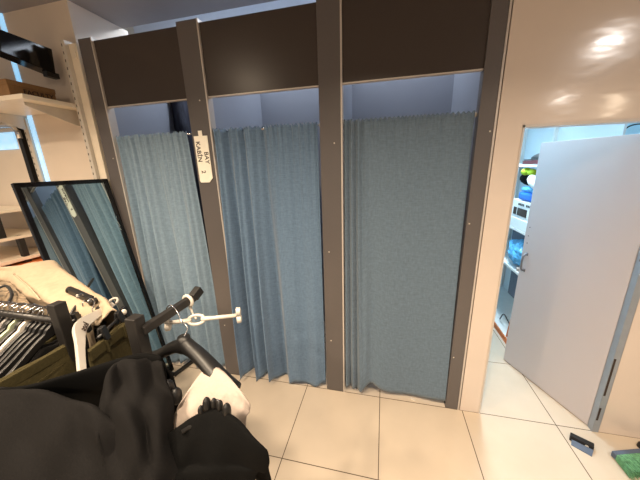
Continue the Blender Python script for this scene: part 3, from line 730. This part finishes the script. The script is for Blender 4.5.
# cream garment draped over a second rack behind
r2 = empty('garment_rail', 'second black clothes rail hidden under the cream trousers', 'clothes rail', (-1.8, -.75, 0))
ra, rb = Vector((-1.78, -.80, 1.225)), Vector((-1.40, -.90, 1.225))
obj('rail', tube(BM(), [ra, rb], .012, 10), M['blackmetal'], r2, smooth=True)
for p in (ra, rb):
    obj('post', bar(BM(), (p.x, p.y, .02), (p.x, p.y, 1.225), .03), M['blackmetal'], r2)
    obj('foot', bar(BM(), (p.x-.1, p.y-.2, .02), (p.x+.1, p.y+.2, .02), .04, .03), M['blackmetal'], r2)
R0 = [(-20, 275, 1.25), (10, 269, 1.27), (34, 264, 1.28), (54, 262, 1.28), (64, 270, 1.275), (82, 284, 1.265), (104, 300, 1.255), (118, 312, 1.245)]
R1 = [(-20, 274, 1.25), (10, 271, 1.27), (30, 274, 1.285), (50, 278, 1.285), (64, 286, 1.28), (80, 297, 1.27), (98, 308, 1.25), (108, 316, 1.235)]
R2 = [(-20, 282, 1.22), (8, 278, 1.25), (26, 290, 1.26), (44, 298, 1.26), (60, 305, 1.25), (74, 312, 1.24), (90, 320, 1.22), (100, 326, 1.21)]
R3 = [(-20, 300, 1.1), (6, 292, 1.15), (26, 306, 1.17), (44, 312, 1.17), (60, 320, 1.17), (74, 326, 1.17), (88, 332, 1.15), (96, 336, 1.14)]
rows = [[atz(*p) for p in r] for r in (R0, R1, R2, R3)]
back = [Vector((p.x-.06, p.y+.06, p.z-.25)) for p in rows[0]]; low = [Vector((p.x, p.y, .7)) for p in rows[-1]]
o = cloth('cream_trousers', [back]+rows+[low], M['beige'], amp=.012, freq=10, seed=8)
tag(o, 'cream trousers draped over a rail in front of the leaning mirror', 'trousers')
for k, z in enumerate((.0,)):
    b = tube(BM(), spline([atz(14, 274, 1.285), atz(30, 288, 1.285), atz(40, 300, 1.275)], 6), .004, 6); obj('seam', b, M['beige'], o, smooth=True)
R0 = [(-12, 286, 1.25), (8, 282, 1.26), (20, 292, 1.265), (34, 306, 1.26)]
R1 = [(-12, 298, 1.24), (6, 294, 1.25), (18, 302, 1.255), (30, 312, 1.25)]
R2 = [(-12, 314, 1.15), (6, 312, 1.16), (18, 316, 1.16), (30, 322, 1.16)]
rows = [[atz(*p) for p in r] for r in (R0, R1, R2)]
o = cloth('printed_garment', rows+[[Vector((p.x, p.y, .8)) for p in rows[-1]]], M['stripe'], amp=.006, seed=9)
tag(o, 'black and cream printed garment below the cream trousers at left edge', 'garment')
b = tube(BM(), spline([atz(-6, 290, 1.29), atz(6, 286, 1.30), atz(12, 294, 1.29), (atz(8, 304, 1.27))], 5), .006, 8); o = obj('belt', b, M['black'], smooth=True); tag(o, 'black strap curled on the printed garment at left edge', 'strap')

# ------------------------------------------------------------------ stockroom
su = empty('storage_shelf', 'white storage shelving seen through the open doorway', 'shelving', (1.5, 1.5, 0))
X0, X1, Y0, Y1 = 1.262, 1.72, .80, 2.3
for z in (.76, 1.15, 1.75, 2.25):
    obj('shelf_board', box(BM(), (X0, Y0, z-.022), (X1, Y1, z)), M['paper'], su)
obj('bottom_board', box(BM(), (X0, Y0, .0), (X1, Y1, .045)), M['paper'], su)
obj('skirting_board', box(BM(), (X0-.012, Y0, .0), (X0, Y1, .05)), M['orange'], su, label='orange-brown skirting board')
obj('back_panel', box(BM(), (X1, Y0, 0), (X1+.015, Y1, 2.25)), M['coolwall'], su)
for x in (X0, X1-.03):
    for y in (1.62, Y1-.03): obj('upright', box(BM(), (x, y, 0), (x+.03, y+.03, 2.25)), M['paper'], su)
def item(name, label, cat, lo, hi, m, bev=.006):
    o = obj(name, box(BM(), lo, hi), m, bevel=bev); return tag(o, label, cat)
item('flat_box', 'flat maroon box on the upper stockroom shelf', 'box', (1.27, .86, 1.751), (1.55, 1.22, 1.785), M['maroon'])
b = BM(); uvball(b, (1.42, 1.10, 1.80), (.13, .12, .055)); box(b, (1.27, .98, 1.786), (1.42, 1.2, 1.796)); o = obj('black_hat', b, M['black'], smooth=True); tag(o, 'black soft hat lying on the flat maroon box in stockroom', 'hat')
item('white_carton', 'lowest white carton on stockroom middle shelf', 'box', (1.265, .84, 1.151), (1.55, 1.30, 1.25), M['paper'])
lb = empty('labelled_carton', 'white carton with dark printed label on stockroom shelf', 'box', (1.4, 1.05, 1.251))
lc = obj('carton', box(BM(), (1.27, .84, 1.251), (1.55, 1.30, 1.42)), M['paper'], lb, bevel=.004)
b = BM(); box(b, (1.266, .98, 1.28), (1.2702, 1.16, 1.35)); box(b, (1.266, 1.18, 1.28), (1.2702, 1.24, 1.35)); obj('print_patch', b, M['ink'], lc)
b = BM()
for y in (.93, .96, .99, 1.05, 1.08, 1.11, 1.14): box(b, (1.266, y, 1.375), (1.2702, y+.018, 1.395))
obj('lettering', b, M['ink'], lc)
item('blue_pack', 'bright blue pack above the labelled carton in stockroom', 'pack', (1.27, .86, 1.425), (1.52, 1.20, 1.50), M['blue'], .02)
item('light_blue_pack', 'light blue wrapped pack on top of bright blue pack', 'pack', (1.28, .86, 1.502), (1.52, 1.20, 1.55), M['bluefilm'], .02)
b = BM(); uvball(b, (1.40, 1.20, 1.62), (.12, .18, .075)); o = obj('black_bag', b, M['blackcloth'], smooth=True); tag(o, 'black cloth bag on stockroom shelf under the maroon box', 'bag')
b = BM(); uvball(b, (1.30, 1.18, 1.685), (.045, .045, .035)); uvball(b, (1.31, 1.10, 1.68), (.035, .035, .03)); o = obj('lime_gloves', b, M['lime'], smooth=True); tag(o, 'lime green bundle on top of black bag in stockroom', 'gloves')
b = BM(); uvball(b, (1.29, .98, 1.60), (.05, .10, .045), Matrix.Rotation(.5, 4, 'X')); o = obj('white_hat', b, M['paper'], smooth=True); tag(o, 'white soft hat beside the black bag in stockroom', 'hat')
item('grey_tray', 'dark grey tray at the back of stockroom middle shelf', 'tray', (1.40, .84, .95), (1.6, 1.5, 1.10), M['bluegrey'])
b = BM(); uvball(b, (1.385, 1.12, .905), (.135, .24, .13), seg=24)
for v in b.verts:
    q = v.co*17; v.co += Vector((noise.noise(q), noise.noise(q+Vector((5, 0, 0))), noise.noise(q+Vector((0, 5, 0)))))*.03
o = obj('blue_bag', b, M['bluefilm'], smooth=False); tag(o, 'crumpled blue plastic bag on the lower stockroom shelf', 'bag')
b = BM(); uvball(b, (1.30, .90, .785), (.03, .04, .025)); uvball(b, (1.29, 1.0, .78), (.02, .03, .018)); o = obj('white_cloth', b, M['whitecloth'], smooth=True); tag(o, 'crumpled white rag on lower stockroom shelf edge', 'rag')
item('dark_suitcase', 'dark blue-grey case under the lower stockroom shelf', 'case', (1.45, .85, .30), (1.70, 1.5, .70), M['bluegrey'])
b = tube(BM(), spline([Vector(p) for p in ((1.33, 1.3, .06), (1.30, 1.15, .20), (1.35, 1.05, .10), (1.32, .98, .28), (1.40, .95, .45))], 8), .006, 6); o = obj('cable', b, M['black'], smooth=True); tag(o, 'black cable lying loose on the bottom stockroom shelf', 'cable')
b = tube(BM(), [(1.275, .97, .05), (1.285, .93, .42)], .010, 8); o = obj('copper_pipe', b, M['orange'], smooth=True); tag(o, 'thin rusty red stick leaning on the bottom stockroom shelf', 'stick')
for k, px in enumerate((546, 590)):
    p = aty(px, 130, 2.9); 
    o = empty('slotted_upright', ['grey slotted upright on stockroom wall nearest the doorway corner', 'grey slotted upright on stockroom wall above the door leaf'][k], 'shelf upright', (p.x, 2.88, 0), 'stockroom uprights')
    b = BM()
    for j in range(26): box(b, (p.x-.01, 2.858, 1.25+j*.06), (p.x+.01, 2.862, 1.285+j*.06))
    obj2('channel', box(BM(), (p.x-.05, 2.86, 0), (p.x+.05, 2.9, 2.9)), M['bluegrey'], b, M['ink'], o)
b = tube(BM(), spline([aty(622, 134, 2.6), aty(628, 127, 2.6), aty(640, 124, 2.6), aty(660, 126, 2.6)], 6), .008, 6); o = obj('wire', b, M['black'], smooth=True); tag(o, 'dark looped wire on the stockroom wall above door', 'wire')

# ------------------------------------------------------------------ floor items at right
k0 = atz(569, 440, 0); k1 = atz(593, 452, 0)
bb = empty('plastic_box', 'small open black plastic box on floor tiles by doorway', 'box', tuple((k0+k1)/2))
dx = (k1-k0); L_ = dx.length; mx = frame_mx(k0, dx, (0, 0, 1))
obj('box_shell', box(BM(), (0, .0, 0), (L_, .035, .038), mx), M['black'], bb, bevel=.003)
b = BM(); vs = [mx @ Vector(p) for p in ((0.01, -.002, .018), (L_, -.002, .018), (L_-.005, -.045, .004), (.012, -.035, .004))]
f = [b.verts.new(v) for v in vs]+[b.verts.new(v-Vector((0, 0, .004))) for v in vs]
for q in ((0, 1, 2, 3), (7, 6, 5, 4), (0, 4, 5, 1), (1, 5, 6, 2), (2, 6, 7, 3), (3, 7, 4, 0)): b.faces.new([f[i] for i in q])
obj('flap', b, M['bluegrey'], bb)
b = BM(); bmesh.ops.create_circle(b, cap_ends=True, segments=12, radius=.009, matrix=mx @ Matrix.Translation((L_*.72, -.0015, .02)) @ Matrix.Rotation(PI/2, 4, 'X')); obj('sticker', b, M['whiteplastic'], bb)
br = empty('broom', 'broom head with green bristles at the bottom right corner', 'broom', (1.48, -.24, 0))
c0 = atz(615, 461, 0); c1 = atz(648, 458, 0); ax = (c1-c0).normalized(); sd = Vector((ax.y, -ax.x, 0))
b = BM()
for i in range(56):
    for j in range(6):
        p = c0+ax*(i*.004)+Vector((0, 0, .012+.007*j))
        fl = (i-28)/28*.03
        tip = p+sd*(.10+random.uniform(-.008, .008))+ax*(fl+random.uniform(-.006, .006))+Vector((0, 0, -.004+.004*j-.006*random.random()))
        tube(b, [p, tip], [.0026, .0018], 4)
o = obj('bristles', b, M['green'], br); o['kind'] = 'stuff'
b = BM(); mx = frame_mx(c0, ax, (0, 0, 1)); box(b, (.0, -.002, .006), (.24, .03, .045), mx); obj('broom_block', b, M['bluegrey'], br, bevel=.006)
obj('handle', tube(BM(), [mx @ Vector((.20, .02, .03)), mx @ Vector((1.25, .12, .03))], .012, 10), M['bluegrey'], br, smooth=True)
p = atz(639, 447, 0); b = BM(); bmesh.ops.create_cone(b, cap_ends=True, segments=20, radius1=.022, radius2=.018, depth=.03, matrix=Matrix.Translation((p.x+.012, p.y, .015))); o = obj('door_stop', b, M['black'], bevel=.003); tag(o, 'round black rubber stop on floor at right edge', 'door stop')
p = atz(413, 399.5, 0); b = BM(); box(b, (-.02, -.006, 0), (.02, .006, .006), Matrix.Translation(p) @ Matrix.Rotation(-.5, 4, 'Z')); o = obj('paper_scrap', b, M['whiteplastic']); tag(o, 'white paper scrap on floor under the grey curtain', 'paper')

# ------------------------------------------------------------------ lights
def spot_area(name, loc, size, power, color, rot=(0, 0, 0), shape='DISK', sy=None, spread=PI):
    l = D.lights.new(name, 'AREA'); l.shape = shape; l.size = size; l.energy = power; l.color = color; l.spread = spread
    if sy: l.size_y = sy
    o = D.objects.new(name, l); col.objects.link(o); o.location = loc; o.rotation_euler = rot; return o
WARM = (1, .80, .58)
BEAM = math.radians(138)
for loc, pw in (((-1.66, -1.70, 2.97), 54), ((-.15, -1.75, 2.97), 50), ((1.2, -1.9, 2.97), 26), ((-3.1, -1.6, 2.97), 36)):
    spot_area('ceiling_lamp', loc, .16, pw, WARM, spread=BEAM)
spot_area('ceiling_lamp', (-.9, -3.6, 2.97), .16, 85, WARM, spread=math.radians(150))
spot_area('ceiling_lamp', (2.31, -2.18, 2.97), .2, 22, (1, .94, .88))
spot_area('ceiling_lamp', (-1.9, -2.2, 2.97), .14, 16, WARM)
spot_area('ceiling_lamp', (3.75, -5.7, 2.97), .3, 50, (1, .9, .8))
spot_area('ceiling_lamp', (5.1, -6.4, 2.97), .3, 50, WARM)
spot_area('cool_strip_lamp', (-.8, .78, 3.16), 2.9, 30, (.80, .89, 1), shape='RECTANGLE', sy=.12)
spot_area('stockroom_lamp', (.95, 1.1, 2.92), .3, 74, (.72, .89, 1), shape='RECTANGLE', sy=.6)
w = D.worlds.new('world'); bpy.context.scene.world = w; w.use_nodes = True
w.node_tree.nodes['Background'].inputs['Color'].default_value = (1, .90, .80, 1); w.node_tree.nodes['Background'].inputs['Strength'].default_value = .3
sc = bpy.context.scene
sc.view_settings.view_transform = 'Standard'; sc.view_settings.look = 'None'; sc.view_settings.exposure = 0
